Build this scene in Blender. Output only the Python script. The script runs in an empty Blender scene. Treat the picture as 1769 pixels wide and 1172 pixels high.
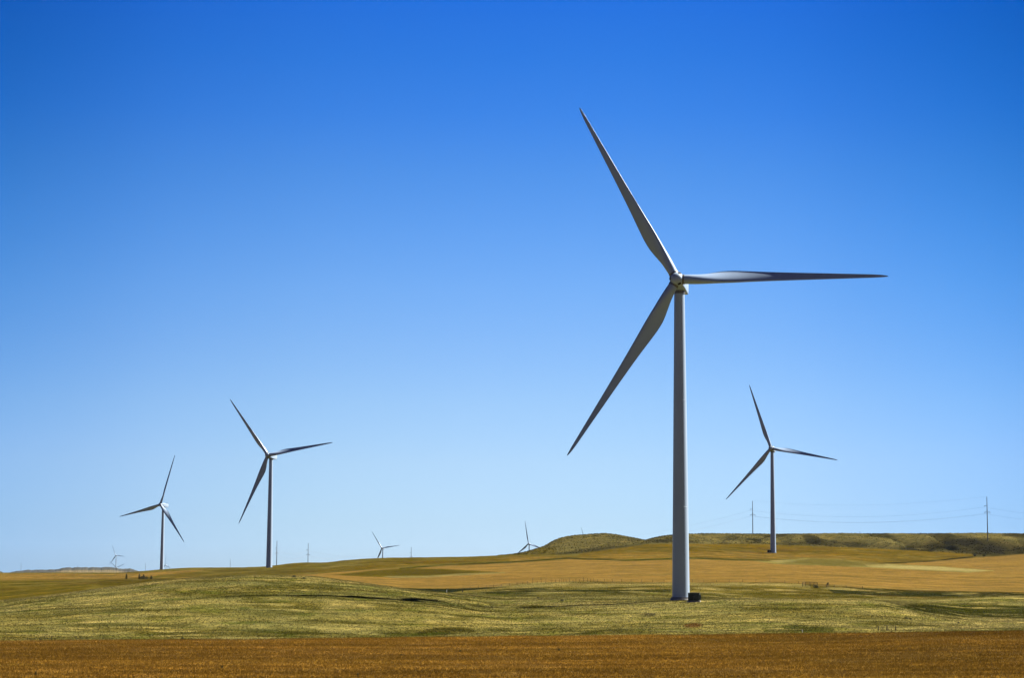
import bpy, math, random
import numpy as np
from math import radians, sin, cos, pi, atan, atan2, sqrt
from mathutils import Matrix, Vector

S = bpy.context.scene
COL = S.collection
# ------------------------------------------------------------------ camera
F = 3500.0; PW, PH = 1769.0, 1172.0            # focal length in photo pixels
cam_d = bpy.data.cameras.new('camera'); cam = bpy.data.objects.new('camera', cam_d)
COL.objects.link(cam); S.camera = cam
cam_d.sensor_width = 36.0; cam_d.lens = F / PW * 36.0
cam_d.clip_start = 0.5; cam_d.clip_end = 60000
CM = Matrix.Rotation(radians(90) + atan(399 / F), 4, 'X') @ Matrix.Rotation(radians(0.25), 4, 'Z')
cam.matrix_world = CM
M3 = np.array(CM.to_3x3())
S.render.resolution_x = 1024; S.render.resolution_y = 679

# ------------------------------------------------------------------ sun and sky
SUN_B, SUN_E = radians(25), radians(48)        # angle beyond the right-hand perpendicular, elevation
sv = Vector((cos(SUN_B) * cos(SUN_E), sin(SUN_B) * cos(SUN_E), sin(SUN_E)))
sun_d = bpy.data.lights.new('sun', 'SUN'); sun_d.energy = 5.0; sun_d.angle = radians(0.5)
sun_d.color = (1.0, 0.955, 0.88)
sun = bpy.data.objects.new('sun', sun_d); COL.objects.link(sun)
sun.rotation_euler = sv.to_track_quat('Z', 'Y').to_euler()
W = bpy.data.worlds.new('World'); S.world = W; W.use_nodes = True
nt = W.node_tree; nt.nodes.clear()
def wn(t, **k):
    n = nt.nodes.new(t)
    for a, b in k.items(): setattr(n, a, b)
    return n
tc = wn('ShaderNodeTexCoord'); sp = wn('ShaderNodeSeparateXYZ'); nt.links.new(tc.outputs['Generated'], sp.inputs[0])
mx = wn('ShaderNodeMath', operation='MAXIMUM'); mx.inputs[1].default_value = 0.002
nt.links.new(sp.outputs[2], mx.inputs[0])
cb = wn('ShaderNodeCombineXYZ'); nt.links.new(sp.outputs[0], cb.inputs[0]); nt.links.new(sp.outputs[1], cb.inputs[1]); nt.links.new(mx.outputs[0], cb.inputs[2])
sky = wn('ShaderNodeTexSky', sky_type='NISHITA', sun_disc=False, sun_elevation=SUN_E, sun_rotation=atan2(sv.x, sv.y),
         altitude=800, air_density=1.0, dust_density=0.3, ozone_density=3.0)
nt.links.new(cb.outputs[0], sky.inputs[0])
# polariser-like deepening of the blue with height
ramp = wn('ShaderNodeValToRGB'); ramp.color_ramp.interpolation = 'LINEAR'
mr = wn('ShaderNodeMath', operation='MULTIPLY'); mr.inputs[1].default_value = 2.5
nt.links.new(mx.outputs[0], mr.inputs[0]); nt.links.new(mr.outputs[0], ramp.inputs[0])
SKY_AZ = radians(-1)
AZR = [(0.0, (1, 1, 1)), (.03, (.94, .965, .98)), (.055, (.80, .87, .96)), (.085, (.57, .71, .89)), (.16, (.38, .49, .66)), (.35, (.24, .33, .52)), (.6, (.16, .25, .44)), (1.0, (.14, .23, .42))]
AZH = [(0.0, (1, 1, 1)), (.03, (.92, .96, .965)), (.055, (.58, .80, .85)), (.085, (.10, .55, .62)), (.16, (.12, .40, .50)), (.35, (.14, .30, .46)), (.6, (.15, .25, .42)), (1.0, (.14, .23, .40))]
RAMP = [(0, (0.4179, 0.5762, 0.9220)), (0.0282, (0.4179, 0.5762, 0.9220)), (0.0601, (0.4364, 0.5716, 0.8614)), (0.131, (0.4828, 0.5824, 0.7992)), (0.2022, (0.4619, 0.5718, 0.7731)), (0.2732, (0.4034, 0.5417, 0.7696)), (0.3441, (0.3409, 0.5180, 0.7771)), (0.4146, (0.2657, 0.4771, 0.7753)), (0.4845, (0.1947, 0.4288, 0.7616)), (0.5537, (0.1205, 0.3732, 0.7738)), (0.6221, (0.0773, 0.3353, 0.7720)), (0.6861, (0.0537, 0.3028, 0.7802)), (0.85, (0.0429, 0.2422, 0.6241)), (1, (0.0349, 0.1968, 0.5071))]
while len(ramp.color_ramp.elements) < len(RAMP): ramp.color_ramp.elements.new(0.5)
for e, (p, c) in zip(ramp.color_ramp.elements, RAMP): e.position = p; e.color = (*c, 1)
ml = wn('ShaderNodeMix', data_type='RGBA', blend_type='MULTIPLY'); ml.inputs[0].default_value = 1
nt.links.new(sky.outputs[0], ml.inputs[6]); nt.links.new(ramp.outputs[0], ml.inputs[7])
bg = wn('ShaderNodeBackground'); bg.inputs[1].default_value = 0.05
# added sky dimming: lens-like falloff at the sides, weaker fill light from behind
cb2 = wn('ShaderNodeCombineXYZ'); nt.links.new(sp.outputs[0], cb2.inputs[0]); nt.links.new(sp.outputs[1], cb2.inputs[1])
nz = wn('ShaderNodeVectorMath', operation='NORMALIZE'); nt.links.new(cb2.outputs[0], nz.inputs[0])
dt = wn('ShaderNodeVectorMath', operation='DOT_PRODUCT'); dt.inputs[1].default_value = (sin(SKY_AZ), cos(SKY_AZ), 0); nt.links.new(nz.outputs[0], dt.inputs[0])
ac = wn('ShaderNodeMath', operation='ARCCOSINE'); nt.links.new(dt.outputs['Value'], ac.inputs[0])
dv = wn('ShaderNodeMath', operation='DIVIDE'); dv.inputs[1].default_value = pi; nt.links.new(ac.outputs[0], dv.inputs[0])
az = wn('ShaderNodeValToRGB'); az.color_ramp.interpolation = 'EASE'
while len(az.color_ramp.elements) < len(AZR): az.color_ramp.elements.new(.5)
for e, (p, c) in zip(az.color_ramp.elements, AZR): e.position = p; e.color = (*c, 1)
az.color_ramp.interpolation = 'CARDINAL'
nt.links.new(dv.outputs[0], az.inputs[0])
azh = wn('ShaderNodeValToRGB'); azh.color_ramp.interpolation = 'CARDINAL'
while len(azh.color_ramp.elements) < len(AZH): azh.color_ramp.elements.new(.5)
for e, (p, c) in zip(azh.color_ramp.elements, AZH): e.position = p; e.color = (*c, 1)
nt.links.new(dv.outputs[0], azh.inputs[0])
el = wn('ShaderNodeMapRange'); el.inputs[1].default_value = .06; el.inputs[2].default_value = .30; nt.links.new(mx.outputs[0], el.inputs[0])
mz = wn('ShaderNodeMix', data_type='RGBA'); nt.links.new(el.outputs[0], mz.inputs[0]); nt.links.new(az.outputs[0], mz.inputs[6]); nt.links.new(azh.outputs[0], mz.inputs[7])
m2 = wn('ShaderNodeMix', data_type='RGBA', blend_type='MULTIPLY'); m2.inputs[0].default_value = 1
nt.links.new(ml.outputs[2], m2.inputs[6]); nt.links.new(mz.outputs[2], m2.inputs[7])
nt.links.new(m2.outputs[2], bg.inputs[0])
wo = wn('ShaderNodeOutputWorld'); nt.links.new(bg.outputs[0], wo.inputs[0])
S.view_settings.view_transform = 'Standard'; S.view_settings.look = 'None'
S.view_settings.gamma = 1.0; S.view_settings.exposure = 1.85; S.view_settings.use_curve_mapping = False

# ------------------------------------------------------------------ maths helpers
def ray(px, py):
    """world directions through photo pixels (arrays or numbers)"""
    px = np.asarray(px, float); py = np.asarray(py, float)
    c = np.stack([(px - PW / 2) / F, -(py - PH / 2) / F, -np.ones_like(px + py)], -1)
    return c @ M3.T
def at(px, py, d):
    r = ray(px, py); h = np.hypot(r[0], r[1])
    return Vector(r * (d / h))
def to_px(P):
    q = P @ M3
    z = np.minimum(q[..., 2], -1e-3)
    return PW / 2 + F * q[..., 0] / -z, PH / 2 - F * q[..., 1] / -z
def pchip(x, y, xq):
    """monotone cubic; x (n,), y (n, m), xq (k,) -> (k, m)"""
    x = np.asarray(x, float); y = np.asarray(y, float)
    if y.ndim == 1: y = y[:, None]
    h = np.diff(x)[:, None]; dl = np.diff(y, axis=0) / h
    m = np.zeros_like(y); m[0] = dl[0]; m[-1] = dl[-1]
    if len(x) > 2:
        w1 = 2 * h[1:] + h[:-1]; w2 = h[1:] + 2 * h[:-1]
        a, b = dl[:-1], dl[1:]
        ok = (a * b) > 0
        with np.errstate(divide='ignore', invalid='ignore'):
            v = (w1 + w2) / (w1 / a + w2 / b)
        m[1:-1] = np.where(ok, v, 0)
    xq = np.clip(xq, x[0], x[-1])
    i = np.clip(np.searchsorted(x, xq, side='right') - 1, 0, len(x) - 2)
    t = ((xq - x[i]) / (x[i + 1] - x[i]))[:, None]; hh = h[i]
    return ((2*t**3 - 3*t**2 + 1) * y[i] + (t**3 - 2*t**2 + t) * hh * m[i]
            + (-2*t**3 + 3*t**2) * y[i + 1] + (t**3 - t**2) * hh * m[i + 1])
def _hash(i, j, s):
    n = (i.astype(np.int64) * 374761393 + j.astype(np.int64) * 668265263 + s * 2147483647) & 0xFFFFFFFF
    n = ((n ^ (n >> 13)) * 1274126177) & 0xFFFFFFFF
    return ((n ^ (n >> 16)) & 0xFFFF) / 65535.0
def vnoise(x, y, seed=0):
    i = np.floor(x); j = np.floor(y); u = x - i; v = y - j
    u = u * u * (3 - 2 * u); v = v * v * (3 - 2 * v)
    a = _hash(i, j, seed); b = _hash(i + 1, j, seed); c = _hash(i, j + 1, seed); d = _hash(i + 1, j + 1, seed)
    return (a * (1 - u) + b * u) * (1 - v) + (c * (1 - u) + d * u) * v
def fbm(x, y, oct=4, seed=0):
    r = 0; a = 1; t = 0
    for k in range(oct):
        r = r + a * vnoise(x * 2**k + 17.3 * k, y * 2**k - 9.1 * k, seed + k); t += a; a *= 0.55
    return r / t
def sm(a, b, x):
    t = np.clip((x - a) / (b - a), 0, 1); return t * t * (3 - 2 * t)
def lin(r, g, b):
    f = lambda c: (c / 255 / 12.92) if c <= 10 else ((c / 255 + 0.055) / 1.055) ** 2.4
    return np.array([f(r), f(g), f(b)])

# ------------------------------------------------------------------ the lie of the land
# each row: distance from the viewpoint, then (photo x, photo y) of the ground at that distance
ROWS = [
 (245, [(0,1176),(1769,1174)]),
 (300, [(0,1141),(900,1138),(1769,1134)]),
 (380, [(0,1108),(450,1105),(900,1100),(1400,1095),(1769,1091)]),
 (420, [(0,1084),(200,1076),(440,1071),(600,1073),(720,1077),(880,1082),(1040,1080),(1176,1078),(1320,1074),(1500,1078),(1650,1084),(1769,1086)]),
 (460, [(0,1062),(200,1048),(440,1036),(600,1037),(720,1042),(880,1058),(1040,1058),(1176,1056),(1320,1052),(1500,1057),(1640,1072),(1769,1078)]),
 (500, [(0,1048),(200,1029),(330,1017),(440,1011),(600,1017),(720,1029),(880,1045),(1040,1044),(1176,1038.5),(1320,1036.5),(1500,1039),(1600,1056),(1700,1073),(1769,1073)]),
 (545, [(0,1038),(100,1028),(200,1013.5),(330,1000.5),(440,996.5),(530,997.5),(600,1005),(720,1021),(800,1027.5),(880,1034),(1040,1034),(1176,1036),(1320,1038),(1500,1040),(1600,1050),(1700,1064),(1769,1066)]),
 (610, [(0,1042),(100,1034),(200,1020),(330,1009),(440,1006),(530,1006),(600,1013),(720,1026),(800,1027),(880,1027),(1040,1026),(1176,1028),(1320,1036),(1500,1038),(1600,1040),(1700,1034.5),(1769,1034)]),
 (680, [(0,1036),(100,1026),(200,1017),(330,1010),(440,1006),(530,1006),(600,1010),(720,1020),(800,1020),(880,1018),(1040,1015),(1176,1017),(1320,1024),(1500,1030),(1600,1034),(1700,1034),(1769,1033)]),
 (750, [(0,1026),(100,1018),(200,1012),(330,1007),(440,1003),(530,1002),(660,1010),(720,1014),(800,1014),(880,1010),(960,1006),(1060,1005.5),(1200,1006),(1333,1007),(1450,1012),(1550,1019),(1690,1023),(1769,1023.5)]),
 (1000,[(0,1007),(200,1004),(300,1000.5),(440,997),(530,994),(660,990),(800,990),(880,988),(1000,985),(1125,982),(1200,980),(1333,982),(1450,985),(1550,988),(1690,992),(1769,993)]),
 (1250,[(0,999),(200,997.5),(300,995),(440,990),(530,984),(660,977),(800,975),(880,972),(1000,965),(1125,963),(1200,962),(1333,968),(1450,972),(1550,975),(1690,976),(1769,975)]),
 (1500,[(0,994),(200,992.5),(260,987),(330,982),(390,981.3),(440,980.7),(530,975),(600,971),(660,967.5),(800,966),(880,962),(1000,957.5),(1125,951),(1200,950),(1333,959.5),(1450,962),(1550,965),(1690,968),(1769,962)]),
 (1640,[(0,992),(200,991),(250,987.5),(330,982.5),(440,981.3),(466,978.8),(530,973),(560,972.8),(600,969),(660,965.3),(710,964),(800,963),(880,960),(1000,957),(1060,948),(1125,941),(1200,940.5),(1333,944),(1490,948),(1575,952),(1690,960),(1769,958)]),
 (1850,[(0,991),(200,990.5),(260,988),(330,985),(440,984),(530,977),(660,968),(800,964),(860,961),(900,955.5),(920,949.5),(940,943),(955,934.5),(972,928),(1000,924.3),(1040,923.3),(1060,925),(1090,930),(1125,933.8),(1200,927),(1333,926.5),(1450,928),(1550,932),(1640,929),(1706,926.5),(1769,931)]),
 (2000,[(0,990.7),(230,990.5),(330,990),(440,989),(530,984),(660,975),(800,972),(880,969),(940,962),(1000,940),(1060,938),(1110,936),(1130,930),(1150,926),(1190,923.6),(1240,922.6),(1300,923.6),(1450,922.8),(1600,922.6),(1769,922.6)]),
 (2300,[(0,990.7),(230,991),(330,991),(530,988),(880,980),(1000,960),(1200,945),(1769,935)]),
 (3000,[(0,990.6),(230,992),(330,996),(880,994),(1769,970)]),
 (5000,[(0,990.5),(230,992),(330,1002),(880,1003),(1769,990)]),
 (12500,[(0,990.2),(230,990),(880,990),(1769,993)]),
]
AZ_L, AZ_R = [float(atan2(ray(x, 985)[0], ray(x, 985)[1])) for x in (-170, 1940)]
inner = np.linspace(AZ_L, AZ_R, 1000)
outer = np.linspace(AZ_R, AZ_L + 2 * pi, 120)[1:-1]
AZ = np.concatenate([inner, outer])
DIST = np.unique(np.concatenate([
    [6, 12, 20, 32, 46, 60, 80, 105, 135, 165, 195, 215, 230], np.arange(240, 390, 2.0), np.arange(390, 620, 1.1),
    np.arange(620, 1000, 3.0), np.arange(1000, 1500, 4.5), np.arange(1500, 2050, 3.6), np.geomspace(2060, 12500, 46)]))
near = {0: -1.7, 20: -2.3, 60: -5.6, 120: -10.0, 190: -12.9}
Rd = [r[0] for r in ROWS]
azc = np.clip(AZ, AZ_L, AZ_R)
zr = []
for d, pts in ROWS:
    a = []; s = []
    for px, py in pts:
        v = ray(px, py); a.append(atan2(v[0], v[1])); s.append(v[2] / np.hypot(v[0], v[1]))
    zr.append(pchip(a, s, azc)[:, 0] * d)
zn = [np.full(len(AZ), v) for v in near.values()]
Dk = np.array(list(near.keys()) + Rd, float)
Zk = np.stack(zn + zr)
Z = pchip(Dk, Zk, DIST)                           # rows x columns
DD, AA = np.meshgrid(DIST, AZ, indexing='ij')
X = DD * np.sin(AA); Y = DD * np.cos(AA)
calm = np.where(DD < 380, 0.25, 1.0)
turb = np.exp(-((X - 41.5)**2 + (Y - 502)**2) / 30**2)
Zn = ((fbm(X / 26, Y / 26, 4, 3) - .5) * 0.9 + (fbm(X / 6, Y / 4, 3, 8) - .5) * 0.42) * calm * (1 - turb)
ridge = sm(1640, 1760, DD) * (1 - sm(1950, 2100, DD)) * sm(1150, 1250, 884 + 3500 * np.tan(np.clip(AA, -.3, .3)))
knoll = np.exp(-((X - 75) / 60)**2) * sm(1600, 1750, DD) * (1 - sm(1840, 1900, DD))
gul = np.abs(fbm(X / 55, Y / 170, 3, 31) - .5) * 2
Zn += np.minimum(gul - .62, 0) * 22 * ridge * (1 - sm(1880, 1975, DD)) + (gul - .3) * 4 * knoll
Zn *= sm(200, 260, DD)
Z = Z + Zn
def ground_z(x, y):
    a = atan2(x, y); d = sqrt(x * x + y * y)
    i = int(np.clip(np.searchsorted(DIST, d) - 1, 0, len(DIST) - 2)); j = int(np.clip(np.searchsorted(inner, a) - 1, 0, len(inner) - 2))
    u = (d - DIST[i]) / (DIST[i + 1] - DIST[i]); v = (a - inner[j]) / (inner[j + 1] - inner[j])
    return float((Z[i, j] * (1 - v) + Z[i, j + 1] * v) * (1 - u) + (Z[i + 1, j] * (1 - v) + Z[i + 1, j + 1] * v) * u)
def ground_at(px, d):
    v = ray(px, 985); v = v / np.hypot(v[0], v[1]) * d
    return Vector((v[0], v[1], ground_z(v[0], v[1])))
def hit(px, py, d0=240.0, d1=2100.0):
    """first place where the line of sight through a photo pixel meets the land"""
    r = ray(px, py); r = r / np.hypot(r[0], r[1])
    for d in np.arange(d0, d1, 1.5):
        if r[2] * d < ground_z(r[0] * d, r[1] * d):
            return Vector((r[0] * d, r[1] * d, ground_z(r[0] * d, r[1] * d)))
    return Vector(r * d1)

# ------------------------------------------------------------------ what grows where (real ground colour)
PX, PY = to_px(np.stack([X, Y, Z], -1))
inb = (PX > -250) & (PX < 2000) & (DD > 230) & (Y > 0)
def polymask(poly, dmin, dmax, soft=1.0, wob=1.2, sx=1.0):
    """0..1 inside the outline, only between two distances"""
    out = np.zeros_like(PX)
    P = np.array(poly, float)
    sel = inb & (DD >= dmin) & (DD <= dmax) & (PX > P[:, 0].min() - 8) & (PX < P[:, 0].max() + 8) & (PY > P[:, 1].min() - 8) & (PY < P[:, 1].max() + 8)
    x = PX[sel]; y = PY[sel]
    if wob:
        y = y + (fbm(X[sel] / 9, Y[sel] / 30, 3, 55) - .5) * 2 * wob
    ins = np.zeros(x.shape, bool); dist = np.full(x.shape, 1e9)
    for k in range(len(P)):
        x0, y0 = P[k]; x1, y1 = P[(k + 1) % len(P)]
        if y0 != y1:
            c = ((y0 > y) != (y1 > y)) & (x < (x1 - x0) * (y - y0) / (y1 - y0) + x0); ins ^= c
        L2 = ((x1 - x0) * sx)**2 + (y1 - y0)**2
        t = np.clip(((x - x0) * (x1 - x0) * sx * sx + (y - y0) * (y1 - y0)) / L2, 0, 1)
        dist = np.minimum(dist, np.hypot((x - x0 - t * (x1 - x0)) * sx, y - y0 - t * (y1 - y0)))
    sd = np.where(ins, dist, -dist)
    out[sel] = sm(-soft, soft, sd)
    return out
C = np.zeros(X.shape + (3,))
def blend(m, col):
    global C
    C = C * (1 - m[..., None]) + np.asarray(col) * m[..., None]
K = 1 / 4.5
GR = lin(165, 155, 88) * K; GRD = lin(108, 102, 38) * K; GRL = lin(197, 184, 114) * K; OLV = lin(120, 106, 38) * K
CROP = lin(172, 139, 72) * K; GOLD = lin(130, 108, 30) * K; FCROP = lin(181, 136, 55) * K
SCRUB = lin(136, 126, 76) * K; SCRUBD = lin(40, 38, 20) * K; DKG = lin(46, 54, 14) * K; STRAW = lin(200, 184, 116) * K
C[:] = GR
# sweeps of greener and of drier grass
n1 = fbm(X / 30, Y / 38, 4, 71); n2 = fbm(X / 9, Y / 14, 4, 91)
blend(sm(.50, .66, n1) * .6, GRD); blend(sm(.54, .72, n2) * .55, GRD)
blend(sm(.52, .68, fbm(X / 17 + 40, Y / 26, 4, 111)) * .55, GRL)
far = sm(560, 700, DD)
blend(far * .7, OLV)
blend(sm(.5, .62, fbm(X / 60, Y / 60, 4, 131)) * far * .5, GRD * .9)
B = lambda col, poly, dmin, dmax, soft=1.0, wob=1.2, a=1.0, sx=1.0: blend(polymask(poly, dmin, dmax, soft, wob, sx) * a, col)
# ridge and knoll scrub
scrub_w = polymask([(860,962),(1000,961),(1002,957),(1079,947),(1119,941),(1318,941),(1490,948),(1575,952),(1680,958),(1682,964),(1900,955),(1900,900),(860,900)], 1560, 2400, 1, .8)
blend(scrub_w, SCRUB)
blend(sm(.45, .6, fbm(X / 25, Y / 60, 4, 151)) * sm(1640, 1700, DD) * (1 - sm(2000, 2100, DD)) * .7 * sm(900, 1250, PX), SCRUBD * 1.4)
B(SCRUBD, [(1330,941),(1400,934),(1480,938),(1520,946),(1440,946)], 1600, 2100, 4, 3, .6, .25)
B(SCRUBD, [(1540,950),(1600,938),(1660,929),(1720,934),(1769,944),(1850,950),(1850,960),(1690,962),(1640,955)], 1600, 2100, 6, 4, .78, .25)
B(SCRUBD, [(955,958),(1000,950),(1080,943),(1120,940),(1080,947),(1003,957),(1000,961),(940,961)], 1500, 2100, 2, 2, .6, .5)
B(STRAW * .8, [(1200,938),(1240,936),(1285,938),(1290,940),(1200,940)], 1600, 2100, 2.5, 3, .45, .3)
B(STRAW * .7, [(1650,932),(1700,928),(1769,936),(1850,944),(1850,940),(1769,930),(1700,925)], 1600, 2100, 2, 2, .6)
B(OLV, [(600,975),(700,963),(880,955),(960,945),(960,962),(880,962),(760,968),(690,972)], 1300, 2000, 1.5, 1, .8)
# far cropland
CR2 = [(440,1015),(470,996.5),(540,993),(564,991.5),(594,988.5),(650,984.5),(699,982.5),(773,978),(880,974),(980,967),(1079,970),(1159,968),(1191,967),(1318,970.5),
       (1345,968),(1420,968),(1518,975.5),(1575,973.5),(1682,964.6),(1769,958.5),(1900,953),(1900,1026),(1769,1024.5),(1575,1021.5),(1518,1017.5),(1413,1013.5),(1382,1009.5),(1320,1007),(1159,1007.5),(1030,1005.8),
       (965,1006.5),(920,1008.5),(880,1012.5),(860,1015),(770,1018),(680,1016),(560,1014)]
B(CROP, CR2, 600, 1750, .8, .7)
B(GOLD * 1.05, [(880,972),(880,960.5),(1000,961.5),(1002,957),(1079,947),(1119,941),(1159,940),(1318,941.3),(1348,943),(1490,948),(1575,952),(1646,955.6),(1680,958.5),(1682,961.5),(1603,969.5),(1518,972.5),(1440,966),(1394,964.5),(1330,966.5),(1191,962.5),(1159,963.5),(1079,966),(980,962.5),(880,969)], 900, 1800, .8, .7)
B(CROP, [(880,972),(880,962),(1000,962),(1060,957),(1180,955),(1333,955),(1450,960),(1518,970),(1440,966),(1394,964.5),(1330,966.5),(1191,962.5),(1159,963.5),(1079,966),(980,962.5)], 900, 1700, 2.5, 2, .6)
B(GOLD, [(600,985),(640,976),(690,972),(760,968.5),(820,966),(880,963),(880,970),(771,974),(699,980),(650,984)], 900, 1700, 1, 1, .85)
B(DKG * 1.6, [(690,982.3),(771,975.8),(878,971.3),(980,964.3),(1079,968),(1159,965.2),(1191,964.2),(1318,968),(1340,970),(1318,969.5),(1191,966.4),(1159,967.2),(1079,970),(980,966.4),(878,973.3),(771,978),(690,984.3)], 900, 1700, .6, .3, .9)
B(SCRUBD * 1.2, [(1682,961.5),(1603,969.7),(1518,973.5),(1518,975),(1603,971.7),(1682,964)], 900, 1700, .5, .2, .9)
# grass islands in the crop
B(OLV * .9, [(575,994.5),(640,987),(699,982.8),(763,983.5),(853,988.5),(873,990.5),(800,994),(738,998),(676,998.5),(610,996.5)], 700, 1300, .7, .7)
B(STRAW * .7, [(660,996.5),(738,995.5),(800,991.5),(873,989.5),(873,991),(800,995),(738,998.5),(676,999)], 700, 1300, .8, .5, .8)
B(OLV * .62, [(700,985),(760,985),(820,989),(780,992),(700,993),(660,990)], 700, 1300, 2, 1.5, .7)
B(GR, [(1300,970),(1337,969.5),(1394,965.5),(1447,966.5),(1490,973),(1617,979),(1717,986.5),(1674,990),(1575,985),(1462,979.5),(1377,976.3),(1337,974.8)], 850, 1500, .8, 1.2, 1)
B(STRAW * .8, [(1330,969.5),(1360,968),(1380,971),(1345,973)], 850, 1500, 1, .6, .7)
B(STRAW, [(1490,974),(1617,979.5),(1717,986.5),(1674,989),(1590,985),(1500,980)], 850, 1500, 1, 1.2, 1)
B(OLV * .7, [(1350,973.5),(1385,968),(1400,966),(1447,966.8),(1480,972),(1530,976),(1462,979),(1400,976.5)], 850, 1500, 2, 3, .6, .4)
# left distance
B(CROP * .95, [(-250,992.5),(0,992),(90,991.5),(180,992.6),(215,991.6),(259,990),(300,988),(345,984.5),(365,984.5),(330,990),(275,994),(264,997.5),(239,1000.5),(212,1002),(180,1001.3),(0,1003.5),(-250,1004)], 700, 5000, .8, .6)
B(CROP, [(290,1001),(320,999),(400,997.5),(470,996),(540,993),(600,989),(540,994.5),(470,1000),(400,1004),(330,1006)], 700, 1500, .6, .4)
B(GOLD * .9, [(420,993),(520,985),(600,979),(660,974),(700,974),(650,981),(560,989),(500,993)], 900, 1600, 2, 2, .55)
B(OLV * .62, [(120,1003),(180,1001.6),(239,1000.5),(262,999),(300,1000),(320,1004),(260,1012),(180,1013),(130,1008)], 600, 1400, 1.5, 1, .8)
B(OLV * .8, [(280,996),(330,991.5),(370,986.5),(440,985),(560,984),(600,982),(540,990),(440,995),(330,998)], 700, 1600, 1.2, 1, .75)
B(OLV * .95, [(-250,1003),(0,1004),(180,1003),(140,1022),(0,1040),(-250,1050)], 560, 1200, 2, 1.5, .8)
# green hollows behind the near hills
B(DKG, [(640,1013),(680,1016.2),(720,1018),(770,1018.2),(860,1015.5),(878,1014),(860,1018),(800,1022),(760,1028),(700,1022)], 555, 800, .8, .6, .95)
B(DKG * 1.2, [(800,1027.5),(840,1023),(880,1019),(930,1016.5),(975,1019),(1040,1020),(1100,1019),(1160,1018),(1160,1025),(1060,1026),(1000,1023),(930,1026),(880,1029)], 545, 800, 1.5, 1.2, .9)
B(STRAW * .6, [(800,1023.5),(880,1014),(965,1007.5),(1040,1006.5),(1040,1011),(930,1014.5),(870,1018)], 545, 800, 1.2, 1, .6)
B(DKG * 1.15, [(1425,1015),(1520,1018.5),(1640,1022.5),(1769,1025),(1900,1025),(1900,1032.5),(1700,1032.5),(1600,1032),(1500,1030),(1440,1026)], 560, 820, 1.2, 1, .92)
B(GRD * .9, [(1190,1035.5),(1190,1027),(1300,1025),(1430,1026),(1500,1030),(1520,1036.5)], 545, 760, 2, 1.5, .7)
B(OLV * .7, [(1190,1013),(1300,1016),(1420,1018),(1420,1022),(1300,1021),(1190,1019)], 560, 820, 2, 1.5, .55)
B(DKG * 1.4, [(1500,1046),(1586,1047),(1683,1043),(1769,1048),(1900,1050),(1900,1070),(1769,1071),(1690,1069),(1620,1063),(1560,1055)], 480, 640, 2.5, 2, .85)
B(GRL, [(1500,1041),(1600,1037),(1700,1034),(1900,1033),(1900,1044),(1769,1044),(1640,1042),(1560,1045)], 480, 640, 2, 1.5, .6)
# near grass: straw crests, hollows
B(STRAW * 1.0, [(1190,1037.5),(1320,1036),(1500,1038.5),(1560,1047),(1500,1043),(1320,1040),(1190,1042)], 400, 560, 1.5, 1, .8)
B(STRAW * 1.1, [(1552,1056),(1565,1053),(1589,1062),(1580,1066),(1560,1062)], 400, 560, 1.5, 1.2, .9)
B(STRAW * 1.15, [(1640,1073),(1680,1068),(1769,1069),(1900,1072),(1900,1079),(1769,1079),(1680,1081),(1600,1078)], 400, 560, 2, 1.5, .95)
B(STRAW * 1.15, [(1520,1087),(1600,1084),(1769,1081),(1769,1084),(1650,1089),(1530,1090.5)], 380, 460, 1.2, .8, .8)
B(STRAW * .95, [(880,1036),(960,1034),(1060,1040),(1160,1040),(1160,1047),(1040,1052),(940,1048),(880,1046)], 400, 560, 3, 2.5, .7)
B(STRAW * .85, [(720,1021),(800,1026.5),(880,1033),(880,1036),(800,1030),(720,1024)], 480, 560, 1.5, 1, .6)
B(DKG * 1.7, [(1320,1083),(1380,1081),(1440,1086),(1440,1092),(1320,1093)], 370, 460, 2, 1.5, .8)
B(GRD * .55, [(738,1088),(760,1085),(800,1084),(828,1091),(790,1096),(714,1100),(714,1096)], 370, 460, 1.5, 2, .85)
B(GRD * .7, [(1000,1094),(1040,1091),(1045,1096),(1010,1098)], 370, 460, 1.5, 1.5, .8)
B(GRD * .8, [(0,1094),(100,1092),(300,1086),(440,1088),(600,1092),(640,1098),(440,1101),(100,1105),(0,1106)], 370, 460, 3, 3, .6)
# darker damp patches and dry streaks of many sizes across the near grass
nearg = (DD < 620)
blend(sm(.56, .68, fbm(X / 20 + 9, Y / 5, 4, 301)) * nearg * .65, GRD * .72)
blend(sm(.56, .68, fbm(X / 16 + 31, Y / 4.5, 4, 331)) * nearg * .65, GRL * 1.15)
blend(sm(.58, .70, fbm(X / 7 + 31, Y / 6, 4, 351)) * nearg * .5, lin(120, 128, 48) * K)
B(lin(120,78,40) * K, [(1180,1081),(1200,1077),(1216,1081),(1205,1085),(1185,1085)], 370, 470, 1.5, 1, .8)
B(GRD * .5, [(895,1048),(930,1046),(945,1050),(920,1054),(900,1052)], 400, 560, 1.5, 1.5, .6)
B(lin(70,66,58) * K, [(1105,1062),(1122,1059),(1138,1064),(1120,1066)], 400, 560, 1.5, 1.5, .6)
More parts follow.
